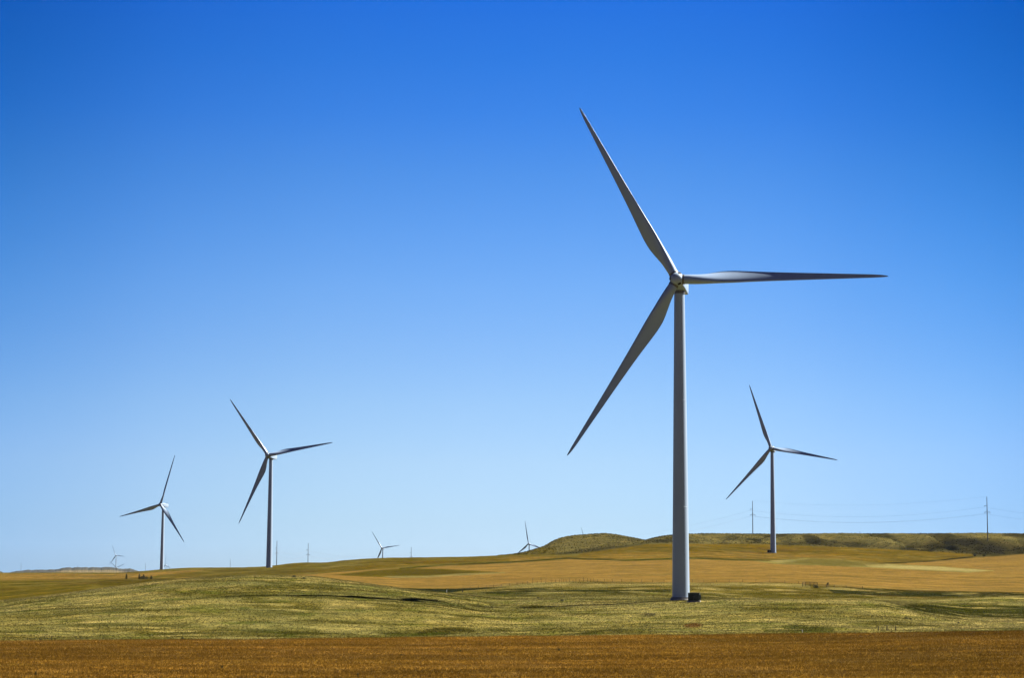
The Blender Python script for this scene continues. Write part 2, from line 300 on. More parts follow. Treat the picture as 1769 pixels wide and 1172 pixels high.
# foreground crop in long uneven bands, darker towards the right
fg = polymask([(-300,1109.5),(0,1108.3),(450,1105.3),(900,1100.3),(1400,1094.8),(1769,1091),(2000,1089),(2000,1400),(-300,1400)], 200, 420, .9, 1.3)
fg = np.maximum(fg, DD < 235)
bands = fbm(X / 60, Y / 4.0, 4, 201); patch = fbm(X / 14, Y / 9, 4, 221)
fcol = FCROP[None, None] * (1 - .30 * sm(15, 75, X + 30 * (patch - .5)))[..., None] * (0.82 + .7 * sm(.36, .70, bands) * .6 + .25 * (patch - .5))[..., None]
fcol = fcol * (1 - sm(.55, .7, patch)[..., None] * .3) + (lin(196, 156, 84) * K) * sm(.55, .7, patch)[..., None] * .3
blend(fg, fcol)
B(STRAW * .72, [(-200,1040),(0,1036),(100,1026.5),(200,1012.5),(330,999.5),(440,995.5),(530,996.5),(600,1004),(720,1020),(720,1024),(600,1009),(530,1000),(440,998.5),(330,1003.5),(200,1017),(100,1031),(0,1041),(-200,1045)], 490, 560, 1.5, 1.5, .6)
B(STRAW * .8, [(900,1009),(960,1007),(1160,1008),(1320,1008),(1400,1013),(1400,1017),(1320,1013),(1160,1014),(960,1013),(880,1016)], 600, 780, 1.5, 1.5, .7)
mid = sm(560, 620, DD) * (1 - sm(740, 760, DD)) * sm(780, 900, PX)
blend(sm(.54, .66, fbm(X / 16, Y / 8, 4, 401)) * mid * .6, GRD * .6)
blend(sm(.53, .64, fbm(X / 13 + 7, Y / 6, 4, 411)) * mid * .7, STRAW * .9)
blend(sm(.57, .67, fbm(X / 18 + 7, Y / 7 + 3, 4, 421)) * mid * .5, lin(96, 76, 34) * K)
mid2 = sm(760, 800, DD) * (1 - sm(1600, 1640, DD)) * (1 - polymask(CR2, 600, 1750, .8, .7))
blend(sm(.52, .64, fbm(X / 26, Y / 20, 4, 431)) * mid2 * .5, GRD * .75)
blend(sm(.54, .66, fbm(X / 20 + 3, Y / 14, 4, 441)) * mid2 * .4, STRAW * .6)
blend(sm(.56, .66, fbm(X / 30, Y / 30 + 8, 4, 451)) * mid2 * .4, lin(100, 74, 30) * K)
crop_w = polymask(CR2, 600, 1750, .8, .7)
C *= (1 + ((fbm(X / 70, Y / 11, 4, 241) - .5) * .42 + (fbm(X / 12, Y / 9, 3, 261) - .5) * .22)[..., None] * crop_w[..., None])
side = sm(380, 560, DD)
C = np.clip(C, 0.004, .8)

# ------------------------------------------------------------------ object helpers
def mesh_np(name, verts, faces, mat=None, smooth=True, parent=None, col=None, link=True):
    me = bpy.data.meshes.new(name)
    verts = np.asarray(verts, np.float32); n = len(verts)
    me.vertices.add(n); me.vertices.foreach_set('co', verts.ravel())
    if isinstance(faces, np.ndarray):
        k = faces.shape[1]; me.loops.add(faces.size); me.loops.foreach_set('vertex_index', faces.astype(np.int32).ravel())
        me.polygons.add(len(faces)); me.polygons.foreach_set('loop_start', np.arange(0, faces.size, k, dtype=np.int32))
    else:
        fl = np.concatenate([np.array(f, np.int32) for f in faces]); cnt = np.array([len(f) for f in faces])
        me.loops.add(len(fl)); me.loops.foreach_set('vertex_index', fl)
        me.polygons.add(len(cnt)); me.polygons.foreach_set('loop_start', (np.cumsum(cnt) - cnt).astype(np.int32))
    me.update(calc_edges=True)
    me.polygons.foreach_set('use_smooth', np.full(len(me.polygons), smooth))
    if col is not None:
        a = me.color_attributes.new('cover', 'FLOAT_COLOR', 'POINT')
        a.data.foreach_set('color', (col if col.shape[1] == 4 else np.concatenate([col, np.ones((n, 1))], 1)).astype(np.float32).ravel())
    if mat: me.materials.append(mat)
    o = bpy.data.objects.new(name, me)
    if link: COL.objects.link(o)
    if parent: o.parent = parent
    return o
class MB:
    """collects simple solids into one mesh"""
    def __init__(s): s.v = []; s.f = []
    def add(s, v, f):
        b = len(s.v); s.v += [tuple(p) for p in v]; s.f += [[b + i for i in q] for q in f]; return s
    def box(s, c, h, bev=0.0):
        cx, cy, cz = c; hx, hy, hz = h
        if bev <= 0:
            v = [(cx + a * hx, cy + b * hy, cz + d * hz) for a in (-1, 1) for b in (-1, 1) for d in (-1, 1)]
            return s.add(v, [(0,1,3,2),(4,6,7,5),(0,4,5,1),(2,3,7,6),(0,2,6,4),(1,5,7,3)])
        e = bev; rings = []
        for z, k in ((-hz, e), (-hz + e, 0), (hz - e, 0), (hz, e)):
            x, y = hx - k, hy - k
            rings.append([(cx + px, cy + py, cz + z) for px, py in ((-x+e,-y),(x-e,-y),(x,-y+e),(x,y-e),(x-e,y),(-x+e,y),(-x,y-e),(-x,-y+e))])
        return s.loft(rings)
    def loft(s, rings, cap=True):
        n = len(rings[0]); v = [p for r in rings for p in r]; f = []
        for k in range(len(rings) - 1):
            for i in range(n):
                j = (i + 1) % n; f.append((k*n + i, k*n + j, (k+1)*n + j, (k+1)*n + i))
        if cap: f.append(tuple(range(n))[::-1]); f.append(tuple((len(rings)-1)*n + i for i in range(n)))
        return s.add(v, f)
    def tube(s, p0, p1, r0, r1=None, n=10):
        r1 = r0 if r1 is None else r1; p0 = Vector(p0); p1 = Vector(p1); d = (p1 - p0).normalized()
        u = d.orthogonal().normalized(); w = d.cross(u)
        return s.loft([[tuple(p + (u * cos(2*pi*i/n) + w * sin(2*pi*i/n)) * r) for i in range(n)] for p, r in ((p0, r0), (p1, r1))])
    def path(s, pts, r, n=6):
        pts = [Vector(p) for p in pts]; rings = []
        for i, p in enumerate(pts):
            d = (pts[min(i+1, len(pts)-1)] - pts[max(i-1, 0)]).normalized()
            u = d.cross(Vector((0, 0, 1))).normalized(); w = u.cross(d)
            rings.append([tuple(p + (u * cos(2*pi*k/n) + w * sin(2*pi*k/n)) * r) for k in range(n)])
        return s.loft(rings)
    def obj(s, name, mat, parent=None, smooth=False):
        o = mesh_np(name, s.v, s.f, mat, smooth, parent)
        if smooth: o.data.set_sharp_from_angle(angle=radians(35))
        return o
def tag(o, label=None, cat=None, group=None, kind=None):
    for k, v in (('label', label), ('category', cat), ('group', group), ('kind', kind)):
        if v: o[k] = v
    return o
def empty(name, loc, rz=0, **k):
    o = bpy.data.objects.new(name, None); COL.objects.link(o); o.location = loc; o.rotation_euler = (0, 0, rz)
    o.empty_display_size = 1; return tag(o, **k)
def copy_tree(o, parent=None):
    c = o.copy(); COL.objects.link(c); c.parent = parent
    for ch in list(o.children): copy_tree(ch, c)
    return c

# ------------------------------------------------------------------ materials
def material(name, rough=.6, spec=.3):
    m = bpy.data.materials.new(name); m.use_nodes = True; t = m.node_tree
    b = t.nodes['Principled BSDF']; b.inputs['Roughness'].default_value = rough; b.inputs['Specular IOR Level'].default_value = spec
    return m, t, b
def noisy(name, c0, c1, scale=3.0, rough=.6, spec=.3, stretch=(1, 1, 1), metal=0.0, bump=0.0):
    m, t, b = material(name, rough, spec); N = t.nodes; L = t.links
    tcn = N.new('ShaderNodeTexCoord'); mp = N.new('ShaderNodeMapping'); mp.inputs['Scale'].default_value = stretch
    no = N.new('ShaderNodeTexNoise'); no.inputs['Scale'].default_value = scale; no.inputs['Detail'].default_value = 6
    cr = N.new('ShaderNodeValToRGB'); cr.color_ramp.elements[0].color = (*c0, 1); cr.color_ramp.elements[1].color = (*c1, 1)
    cr.color_ramp.elements[0].position = .32; cr.color_ramp.elements[1].position = .68
    L.new(tcn.outputs['Object'], mp.inputs[0]); L.new(mp.outputs[0], no.inputs['Vector']); L.new(no.outputs[0], cr.inputs[0]); L.new(cr.outputs[0], b.inputs['Base Color'])
    b.inputs['Metallic'].default_value = metal
    if bump:
        bp = N.new('ShaderNodeBump'); bp.inputs['Strength'].default_value = bump; L.new(no.outputs[0], bp.inputs['Height']); L.new(bp.outputs[0], b.inputs['Normal'])
    return m
M = {}
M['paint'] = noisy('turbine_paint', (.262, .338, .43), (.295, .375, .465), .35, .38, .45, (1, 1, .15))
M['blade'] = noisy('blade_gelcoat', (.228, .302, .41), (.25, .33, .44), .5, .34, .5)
M['dark'] = noisy('dark_opening', (.012, .012, .013), (.02, .02, .02), 2, .8)
M['steel'] = noisy('weathered_steel', (.10, .10, .10), (.16, .155, .15), 3, .5, .4, metal=.4)
M['concrete'] = noisy('concrete', (.22, .21, .19), (.33, .31, .28), 2, .9, .2)
M['cabinet'] = noisy('dark_green_cabinet', (.012, .022, .016), (.02, .032, .024), 2, .55, .3)
M['pole'] = noisy('weathered_pole', (.045, .040, .036), (.075, .066, .056), 2, .8, .2, (1, 1, .1))
M['insul'] = noisy('insulator_grey', (.12, .13, .14), (.16, .17, .18), 4, .3)
M['wire'] = noisy('aluminium_wire', (.10, .10, .105), (.14, .14, .145), 4, .5)
M['wood'] = noisy('weathered_post_wood', (.035, .028, .022), (.07, .055, .04), 5, .9, .1)
M['whitepost'] = noisy('white_marker', (.6, .6, .58), (.7, .7, .68), 5, .6)
M['leaf'] = noisy('shrub_leaves', (.018, .024, .010), (.05, .055, .022), 4, .8, .1)
M['bark'] = noisy('shrub_stem', (.03, .022, .015), (.05, .04, .03), 6, .9, .1)
# ground: real colour of each patch, broken up by tufts of several sizes
m, t, b = material('grass_and_crop', .95, .08); N = t.nodes; L = t.links
at_n = N.new('ShaderNodeAttribute'); at_n.attribute_name = 'cover'
tcn = N.new('ShaderNodeTexCoord')
prev = at_n.outputs['Color']
def gmod(scale, lo, hi, detail, stretch=(1, 1, 1), grass=False):
    global prev
    mp = N.new('ShaderNodeMapping'); mp.inputs['Scale'].default_value = stretch
    no = N.new('ShaderNodeTexNoise'); no.inputs['Scale'].default_value = scale; no.inputs['Detail'].default_value = detail; no.inputs['Roughness'].default_value = .65
    r = N.new('ShaderNodeValToRGB'); r.color_ramp.elements[0].position = .33; r.color_ramp.elements[1].position = .67
    r.color_ramp.elements[0].color = (*(lo if isinstance(lo, tuple) else (lo,)*3), 1); r.color_ramp.elements[1].color = (*(hi if isinstance(hi, tuple) else (hi,)*3), 1)
    mu = N.new('ShaderNodeVectorMath'); mu.operation = 'MULTIPLY'
    rout = r.outputs[0]
    if grass:
        mxn = N.new('ShaderNodeMix'); mxn.data_type = 'RGBA'; mxn.inputs[6].default_value = (1, 1, 1, 1)
        L.new(at_n.outputs['Alpha'], mxn.inputs[0]); L.new(r.outputs[0], mxn.inputs[7]); rout = mxn.outputs[2]
    L.new(tcn.outputs['Object'], mp.inputs[0]); L.new(mp.outputs[0], no.inputs['Vector']); L.new(no.outputs[0], r.inputs[0])
    L.new(prev, mu.inputs[0]); L.new(rout, mu.inputs[1]); prev = mu.outputs[0]
    return no
gmod(.05, (.80, .86, .86), (1.20, 1.14, 1.06), 8, (.5, 1, 1))
gmod(.11, (.68, .74, .68), (1.36, 1.26, 1.18), 6, (.45, 1, 1), True)
gmod(.55, (.62, .66, .62), (1.42, 1.36, 1.3), 5, (.5, 1, 1), True)
n_mid = gmod(.26, (.66, .70, .66), (1.34, 1.28, 1.22), 7, (.4, 1, 1))
n_fine = gmod(1.9, .68, 1.32, 3, (.8, 1, 1))
L.new(prev, b.inputs['Base Color'])
bp = N.new('ShaderNodeBump'); bp.inputs['Strength'].default_value = .6; bp.inputs['Distance'].default_value = .5
L.new(n_fine.outputs[0], bp.inputs['Height']); L.new(bp.outputs[0], b.inputs['Normal'])
b.inputs['Specular IOR Level'].default_value = 0.0
M['ground'] = m

# ------------------------------------------------------------------ ground sheet
nr, nc = X.shape
idx = np.arange(nr * nc).reshape(nr, nc) + 1
q = np.stack([idx[:-1], idx[1:], np.roll(idx, -1, 1)[1:], np.roll(idx, -1, 1)[:-1]], -1).reshape(-1, 4)
V = np.concatenate([[[0, 0, -1.7]], np.stack([X, Y, Z], -1).reshape(-1, 3)])
GA = 1 - np.maximum(fg, crop_w) * .8
C4 = np.concatenate([C, GA[..., None]], -1)
CC = np.concatenate([[C4[0, 0]], C4.reshape(-1, 4)])
flist = q[:, ::-1]
centre = np.stack([np.zeros(nc, int), np.roll(idx[0], -1), idx[0], np.zeros(nc, int)], -1)
me_faces = [list(f) for f in centre[:, :3]]
ground = mesh_np('ground', V, np.ascontiguousarray(flist), M['ground'], True, col=CC)
tag(ground, 'rolling dry grass hills and ripe crop fields', kind='structure')

# ------------------------------------------------------------------ far tableland on the left
def mesa(name, label, xs, tops, foot, d, depth, seed, base_c, pale=None):
    nx = 420; rows = 34
    pxs = np.linspace(xs[0], xs[-1], nx); topy = np.interp(pxs, xs, tops)
    rnd = (fbm(pxs / 7, pxs * 0, 4, seed) - .5) * 2.2
    v = []; c = []
    for r in range(rows):
        tt = r / (rows - 1); up = sm(0.12, 0.75, np.array(tt)) if r < rows - 6 else 1 - (r - rows + 6) / 12
        for i, p in enumerate(pxs):
            dd = d + depth * tt
            zt = at(p, topy[i] + rnd[i] * min(1, (foot - topy[i]) / 4), d)[2]; zf = at(p, foot, d)[2] - 3
            rv = ray(p, 985); rv = rv / np.hypot(rv[0], rv[1]) * dd
            z = zf + (zt - zf) * float(up)
            g = fbm(np.array(p * .35), np.array(tt * 1.2), 3, seed + 5)
            z += (float(g) - .5) * 7 * float(up) * (1 - tt)
            v.append((rv[0], rv[1], z))
            k = fbm(np.array(p / 5.), np.array(tt * 5), 3, seed + 9)
            cc = np.array(base_c) * (.7 + .6 * float(k))
            if pale is not None:
                w = float(sm(.52, .44, np.array(tt)) * sm(85, 110, np.array(p)) * sm(225, 205, np.array(p)))
                cc = cc * (1 - w) + np.array(pale) * w
            c.append(cc)
    id_ = np.arange(nx * rows).reshape(rows, nx)
    fq = np.stack([id_[:-1, :-1], id_[:-1, 1:], id_[1:, 1:], id_[1:, :-1]], -1).reshape(-1, 4)
    o = mesh_np(name, v, fq, M['ground'], True, col=np.array(c)); return tag(o, label, kind='structure')
mesa('hill', 'low grey bluffs with a pale foot on the left horizon', [18, 30, 45, 70, 100, 108, 118, 150, 190, 215, 224, 236, 244],
     [991, 987.5, 986.3, 985.8, 984.5, 982, 981.3, 981, 981, 984, 982.5, 987, 991], 992.5, 6000, 900, 5, lin(112, 112, 112) * K, lin(172, 156, 124) * K)
mesa('hill', 'low grey bluff at the left edge', [-60, -20, -4, 3, 6], [984, 985, 987, 989.5, 991.5], 992.5, 6400, 700, 15, lin(112, 112, 112) * K)

# ------------------------------------------------------------------ wind turbine
HUB_H = 78.3; ROT_R = 51.5; TILT = radians(5); OVER = 4.6
def ring(r, z, n=48): return [(r * cos(2*pi*i/n), r * sin(2*pi*i/n), z) for i in range(n)]
def blade_mesh():
    st = [ # r, chord, thickness ratio, twist deg, roundness
        (1.25, 2.35, 1, 40, 1), (2.2, 2.35, 1, 40, 1), (3.4, 2.59, 0.92, 40, 0.86), (4.8, 2.9, 0.8, 40, 0.66), (6.2, 3.23, 0.68, 39.2, 0.46), (7.8, 3.6, 0.55, 37.9, 0.26),
        (9.4, 3.9, 0.45, 36, 0.11), (11, 4.07, 0.38, 33.6, 0.03), (13.2, 3.96, 0.33, 30.4, 0), (16, 3.57, 0.3, 26.5, 0), (19.5, 3.05, 0.275, 22.3, 0), (23.5, 2.58, 0.25, 18.2, 0), (28, 2.18, 0.23, 14, 0),
        (32.5, 1.84, 0.215, 10.2, 0), (37, 1.54, 0.2, 6.8, 0), (41, 1.27, 0.19, 3.9, 0), (45, 1.02, 0.18, 1.4, 0), (48, 0.82, 0.175, 0, 0), (49.8, 0.62, 0.17, 0, 0), (50.9, 0.38, 0.17, 0, 0), (51.4, 0.17, 0.17, 0, 0), (51.5, .05, .2, 0, 0)]
    n = 32; rings = []
    r_, c_, t_, w_, o_ = [np.array(k, float) for k in zip(*st)]
    rr = np.unique(np.concatenate([np.linspace(1.25, 12, 24), np.linspace(12, 48, 40), r_]))
    P = pchip(r_, np.stack([c_, t_, w_, o_], 1), rr)
    for r, (c, t, w, o) in zip(rr, P):
        pts = []
        for i in range(n):
            a = 2 * pi * i / n
            xc = .5 * (1 + cos(a))                      # 1 trailing .. 0 leading
            yt = 5 * t * (.2969*sqrt(xc) - .126*xc - .3516*xc**2 + .2843*xc**3 - .1015*xc**4)
            camber = .035 * 4 * xc * (1 - xc)
            y = camber + yt * (1.0 if sin(a) >= 0 else -.72 - .0)
            if sin(a) < 0: y += .05 * t / .3 * max(0, (xc - .55)) * 1.2
            ax = (.30 - xc) * c; ay = y * c
            cx = -.5 * cos(a) * c; cy = .5 * sin(a) * c * t
            x = ax * (1 - o) + cx * o; y2 = ay * (1 - o) + cy * o
            th = radians(w + 1.5)
            bend = -1.1 * (r / 51.5)**2.2 * 0.6         # slight pre-bend upwind
            pts.append((x * cos(th) + y2 * sin(th), -x * sin(th) + y2 * cos(th) + bend, r))
        rings.append(pts[::-1])
    return rings
def make_turbine():
    root = empty('wind_turbine', (0, 0, 0))
    # tower: three bolted cans with a barely proud seam
    rings = []
    for z in np.linspace(-6, HUB_H - 2.35, 60):
        r = 2.16 - (2.16 - 1.32) * sm(0, 1, np.array(max(z, 0) / 100))**.9 if False else 2.14 + (1.30 - 2.14) * max(z, 0) / (HUB_H - 2.35)
        rings.append(ring(float(r), float(z)))
    tb = MB().loft(rings)
    tower = tb.obj('tower', M['paint'], root, True)
    for z in (22.6, 49.0):
        s = MB()
        r = 2.14 + (1.30 - 2.14) * z / (HUB_H - 2.35) + .012
        s.loft([ring(r, z - .05), ring(r + .02, z - .03), ring(r + .02, z + .03), ring(r, z + .05)])
        s.obj('flange_seam', M['paint'], tower, True)
    d = MB(); # door with rounded head, towards the access side
    dr = 2.16; dz0 = 1.2
    for k, (w, h, o) in enumerate(((.55, 2.3, .03),)):
        v0 = []; v1 = []
        for (xx, zz) in [(-w, 0), (w, 0), (w, h - .5)] + [(w * cos(a), h - .5 + .5 * sin(a)) for a in np.linspace(.3, pi - .3, 7)] + [(-w, h - .5)]:
            v0.append((xx, -sqrt(dr*dr - xx*xx) - o, dz0 + zz)); v1.append((xx, -sqrt(dr*dr - xx*xx) + .15, dz0 + zz))
        d.loft([v0, v1])
    door = d.obj('door', M['steel'], tower, False); door.rotation_euler.z = radians(200)
    fo = MB().loft([ring(2.7, -5.5), ring(2.7, .08), ring(2.66, .14)]); fo.obj('foundation', M['concrete'], root, True)
    MB().loft([ring(2.46, .10), ring(2.46, .50), ring(2.2, .52)]).obj('base_flange', M['steel'], root, True)
    tilt = Matrix.Rotation(-TILT, 4, 'X')
    # nacelle: rounded box that tapers to the rear
    rings = []
    for y, hw, zt, zb in ((-2.9, 1.30, 1.30, -1.30), (-2.6, 1.45, 1.55, -1.55), (-1.6, 1.70, 1.78, -1.85), (.5, 1.78, 1.85, -2.0), (3.2, 1.76, 1.83, -1.98), (5.2, 1.66, 1.78, -1.72), (6.0, 1.56, 1.70, -1.45), (6.2, 1.40, 1.55, -1.25)):
        rr = .42; pts = []
        for cxs, czs, a0 in ((1, 1, 0), (-1, 1, 90), (-1, -1, 180), (1, -1, 270)):
            cx = cxs * (hw - rr); cz = (zt - rr) if czs > 0 else (zb + rr)
            for k in range(5):
                a = radians(a0 + k * 22.5); pts.append((cx + rr * cos(a), y, cz + rr * sin(a)))
        rings.append(pts)
    nb = MB().loft(rings); nac = nb.obj('nacelle', M['paint'], root, True); nac.matrix_local = Matrix.Translation((0, 0, HUB_H)) @ tilt
    MB().loft([ring(1.42, -2.6), ring(1.42, -1.7)]).obj('yaw_bearing', M['steel'], root, True).location = (0, 0, HUB_H)
    w = MB().box((0, 5.0, 2.15), (.75, .5, .42), .08); w.obj('cooler', M['insul'], nac)
    w = MB().tube((.9, 5.6, 1.6), (.9, 5.6, 3.2), .04).tube((.6, 5.6, 3.1), (1.2, 5.6, 3.1), .03).tube((.6, 5.6, 3.1), (.6, 5.6, 3.4), .06); w.obj('wind_vane', M['steel'], nac)
    # hub and nose cone
    prof = [(-4.0 + .0, 0)]
    H = MB(); pr = [(1.75, -1.25), (1.82, -.9), (1.80, 0), (1.68, .75), (1.42, 1.35), (1.0, 1.75), (.5, 1.95), (.12, 2.0)]
    H.loft([[(r * cos(2*pi*i/40), -yy, r * sin(2*pi*i/40)) for i in range(40)][::1] for r, yy in pr])
    hub = H.obj('hub', M['paint'], root, True)
    hubM = Matrix.Translation((0, 0, HUB_H)) @ tilt @ Matrix.Translation((0, -OVER, 0))
    hub.matrix_local = hubM
    for k in range(3):
        a = radians(60 + 120 * k)
        hh = MB(); ring0 = []; ring1 = []
        nrm = Vector((sin(a) * .80, -.60, cos(a) * .80)).normalized(); cpt = Vector((sin(a) * 1.52, -1.12, cos(a) * 1.52))
        u = Vector((cos(a), 0, -sin(a))); w2 = nrm.cross(u)
        for i in range(16):
            e = u * cos(2*pi*i/16) * .48 + w2 * sin(2*pi*i/16) * .30
            ring0.append(tuple(cpt + e + nrm * .12)); ring1.append(tuple(cpt + e - nrm * .35))
        hh.loft([ring1, ring0]).obj('hatch', M['dark'], hub)
    b0 = None
    for k in range(3):
        if b0 is None:
            b0 = MB().loft(blade_mesh()).obj('blade', M['blade'], root, True)
            MB().loft([ring(1.235, 1.3, 32), ring(1.235, 1.92, 32)]).obj('pitch_bearing', M['steel'], b0, True)
            bl = b0
        else: bl = copy_tree(b0, root)
        bl['_k'] = k
    return root
def set_rotor(root, spin, trim=(0, 0, 0)):
    for c in root.children:
        if '_k' in c:
            k = c['_k']; hubM = Matrix.Translation((0, 0, HUB_H)) @ Matrix.Rotation(-TILT, 4, 'X') @ Matrix.Translation((0, -OVER, 0))
            c.matrix_local = hubM @ Matrix.Rotation(radians(spin + 120 * k + trim[k]), 4, 'Y') @ Matrix.Rotation(radians(1.2), 4, 'X')
        elif c.name.startswith('hub'):
            c.matrix_local = Matrix.Translation((0, 0, HUB_H)) @ Matrix.Rotation(-TILT, 4, 'X') @ Matrix.Translation((0, -OVER, 0)) @ Matrix.Rotation(radians(spin), 4, 'Y')
proto = make_turbine()
TURB = [ # hub pixel, px per metre, yaw, spin, label
 (1169.5, 483, 6.98, 12, -28.9, 'huge white wind turbine in front, its tower rising from the near grass hill'),
 (1332.0, 775, 2.294, 18, -18.8, 'white wind turbine standing in the ochre crop right of the largest one'),
 (462.8, 787, 2.485, 22, -38.5, 'white wind turbine on the left crest with its nacelle side showing'),
 (277.0, 872.5, 1.742, 30, 17.0, 'left wind turbine with one blade up and one blade pointing left'),
 (659.6, 947.8, .721, 30, -36.9, 'small distant wind turbine half sunk behind the slope left of centre'),
 (913.0, 940.2, .789, 22, -10.6, 'small distant wind turbine at the left foot of the rounded knoll'),
 (199.7, 960.5, .392, 26, -25.0, 'tiny hazy wind turbine standing behind the grey bluffs'),
 (201.3, 981.5, .350, 20, -52.0, 'tiny hazy wind turbine with only two blade tips above the grey bluffs'),
 (286.2, 976.8, .355, 30, -2.0, 'tiny hazy wind turbine just right of the leftmost tall tower'),
 (1011.6, 937.5, .530, 22, -18.5, 'distant wind turbine showing only one blade above the rounded knoll'),
 (1573.0, 937.0, .490, 22, 46.0, 'distant wind turbine showing only a blade tip above the right ridge'),
]
turbines = []
for i, (hx, hy, s_, yaw, spin, lab) in enumerate(TURB):
    T = proto if i == 0 else copy_tree(proto)
    r = ray(hx, hy); h = Vector(r * (F / s_))
    yw = radians(-yaw)
    off = Matrix.Rotation(yw, 4, 'Z') @ Matrix.Rotation(-TILT, 4, 'X') @ Vector((0, -OVER, 0))
    T.location = h - off - Vector((0, 0, HUB_H)); T.rotation_euler = (0, 0, yw)
    set_rotor(T, spin); tag(T, lab, 'wind turbine', 'white wind turbines across the hills')
    turbines.append(T)
    if F / s_ < 2100: print('TURB', i, tuple(round(v, 1) for v in T.location), 'ground', round(ground_z(T.location.x, T.location.y), 1))

# ------------------------------------------------------------------ transformer cabinets
def make_transformer():
    r = empty('transformer', (0, 0, 0))
    MB().box((0, 0, -.1), (1.55, 1.15, .3)).obj('pad', M['concrete'], r)
    body = MB().box((0, .1, 1.12), (1.35, .9, .9), .05).obj('cabinet', M['cabinet'], r)
    MB().box((0, .1, 2.06), (1.42, .98, .05), .02).obj('lid', M['cabinet'], r)
    for s in (-1, 1):
        dd = MB().box((s * .62, -.86, 1.1), (.58, .06, .78), .02).obj('door', M['cabinet'], r)
        MB().box((s * .14, -.95, 1.15), (.03, .04, .14)).obj('handle', M['steel'], dd)
    fn = MB()
    for k in range(9): fn.box((1.45, -.5 + k * .15, 1.05), (.16, .02, .62))
    fn.obj('cooling_fins', M['cabinet'], r)
    return r
tr = make_transformer(); b0 = turbines[0].location
p = hit(1199, 1041.0, 440, 560); tr.location = (p.x, p.y, p.z + .05); tr.rotation_euler.z = radians(-12)
tag(tr, 'dark green transformer cabinet at the foot of the largest turbine', 'transformer', 'transformer cabinets')
t2 = copy_tree(tr); t1 = turbines[1].location
p = ground_at(1329.6, sqrt(t1.x**2 + t1.y**2) - 4); t2.location = (p.x, p.y, max(p.z, t1.z) + .05); t2.rotation_euler.z = radians(10)
tag(t2, 'dark transformer cabinet at the foot of the turbine in the crop', 'transformer', 'transformer cabinets')

# ------------------------------------------------------------------ power line
def make_pole():
    r = empty('utility_pole', (0, 0, 0))
    MB().tube((0, 0, -3), (0, 0, 36), .48, .24, 12).obj('pole', M['pole'], r, True)
    MB().tube((0, 0, 36), (0, 0, 36.6), .12, .05, 8).obj('pole_cap', M['steel'], r, True)
    for z, x0, x1 in ((28.1, -2.6, .3), (22.4, -2.6, 2.8)):
        a = MB().box(((x0 + x1) / 2, 0, z), ((x1 - x0) / 2, .13, .14)).obj('crossarm', M['pole'], r)
        for x in ([x0 + .15] + ([x1 - .15] if x1 > 1 else [])):
            MB().tube((x, 0, z - 1.1), (x, 0, z - .1), .11, .11, 8).obj('insulator', M['insul'], a, True)
        if x1 > 1: MB().tube((x0 + .9, 0, z), (0, 0, z + 2.3), .07).tube((x1 - .9, 0, z), (0, 0, z + 2.3), .07).obj('brace', M['steel'], a)
    return r
POLES = [ # px top, py top, distance, scale, label
 (1704.7, 858, 1850, 1.0, 'tall utility pole with two crossarms on the right ridge crest'),
 (1300.0, 865.5, 2010, 1.0, 'tall utility pole on the ridge just left of the turbine in the crop'),
 (478.5, 934.5, 2300, 1.0, 'tall utility pole close beside the tower on the left crest'),
 (532.5, 938.5, 2450, 1.0, 'tall thin utility pole alone on the left slope'),
 (710.5, 945.5, 2900, 1.0, 'distant pale utility pole right of the small half-sunk turbine'),
 (398.0, 966, 5400, 1.0, 'faint distant utility pole between the two left turbines'),
 (251.5, 973, 6200, .9, 'faint tiny utility pole left of the leftmost tall turbine'),
 (134.3, 976.5, 5300, .62, 'faint tiny pole standing in front of the grey bluffs'),
 (36.6, 972, 6300, .9, 'faint tiny pole near the left edge'),
]
pp = make_pole(); poles = []
for i, (px, py, d, sc, lab) in enumerate(POLES):
    o = pp if i == 0 else copy_tree(pp)
    tp = at(px, py, d); o.scale = (sc,) * 3
    o.location = (tp.x, tp.y, tp.z - 36.6 * sc); o.rotation_euler.z = radians((-4, 3, 60, 40, 35, 50, 50, 40, 50)[i])
    tag(o, lab, 'utility pole', 'utility poles of the power line'); poles.append(o)
def wire(A, B_, sag, label, r=.036, n=28):
    A = Vector(A); B_ = Vector(B_); L_ = (B_ - A)
    pts = [tuple(L_ * (k / n) + Vector((0, 0, -4 * sag * (k / n) * (1 - k / n)))) for k in range(n + 1)]
    o = MB().path(pts, r).obj('power_line', M['wire'], None, True); o.location = A
    tag(o, label, 'power line', 'conductors of the power line'); return o
def arm(o, x, z):
    return o.matrix_basis @ Vector((x, 0, z))
for o in poles: o.matrix_basis = Matrix.Translation(o.location) @ o.rotation_euler.to_matrix().to_4x4() @ Matrix.Diagonal((*o.scale, 1))
UP, LO = (-2.45, 27.0), (-2.45, 21.3)
P1, P2, P3, P4, P5 = poles[:5]
wire(arm(P2, *UP), arm(P1, *UP), 7.5, 'upper conductor sagging between the two poles on the right ridge')
wire(arm(P2, *LO), arm(P1, *LO), 7.0, 'lower conductor sagging between the two poles on the right ridge')
wire(arm(P2, 2.65, 21.3), arm(P1, 2.65, 21.3), 7.2, 'lower far-side conductor between the two poles on the right ridge')
wire(arm(P2, 0, 36.4), arm(P1, 0, 36.4), 6.0, 'topmost thin ground wire between the two poles on the right ridge', .03)
wire(arm(P1, *UP), at(2090, 884, 1700), 7.5, 'upper conductor running off the right edge from the ridge pole')
wire(arm(P1, *LO), at(2090, 896, 1700), 7.5, 'lower conductor running off the right edge from the ridge pole')
wire(at(1050, 932, 2350), arm(P2, *UP), 3.5, 'upper conductor dropping left from the ridge pole behind the largest tower')
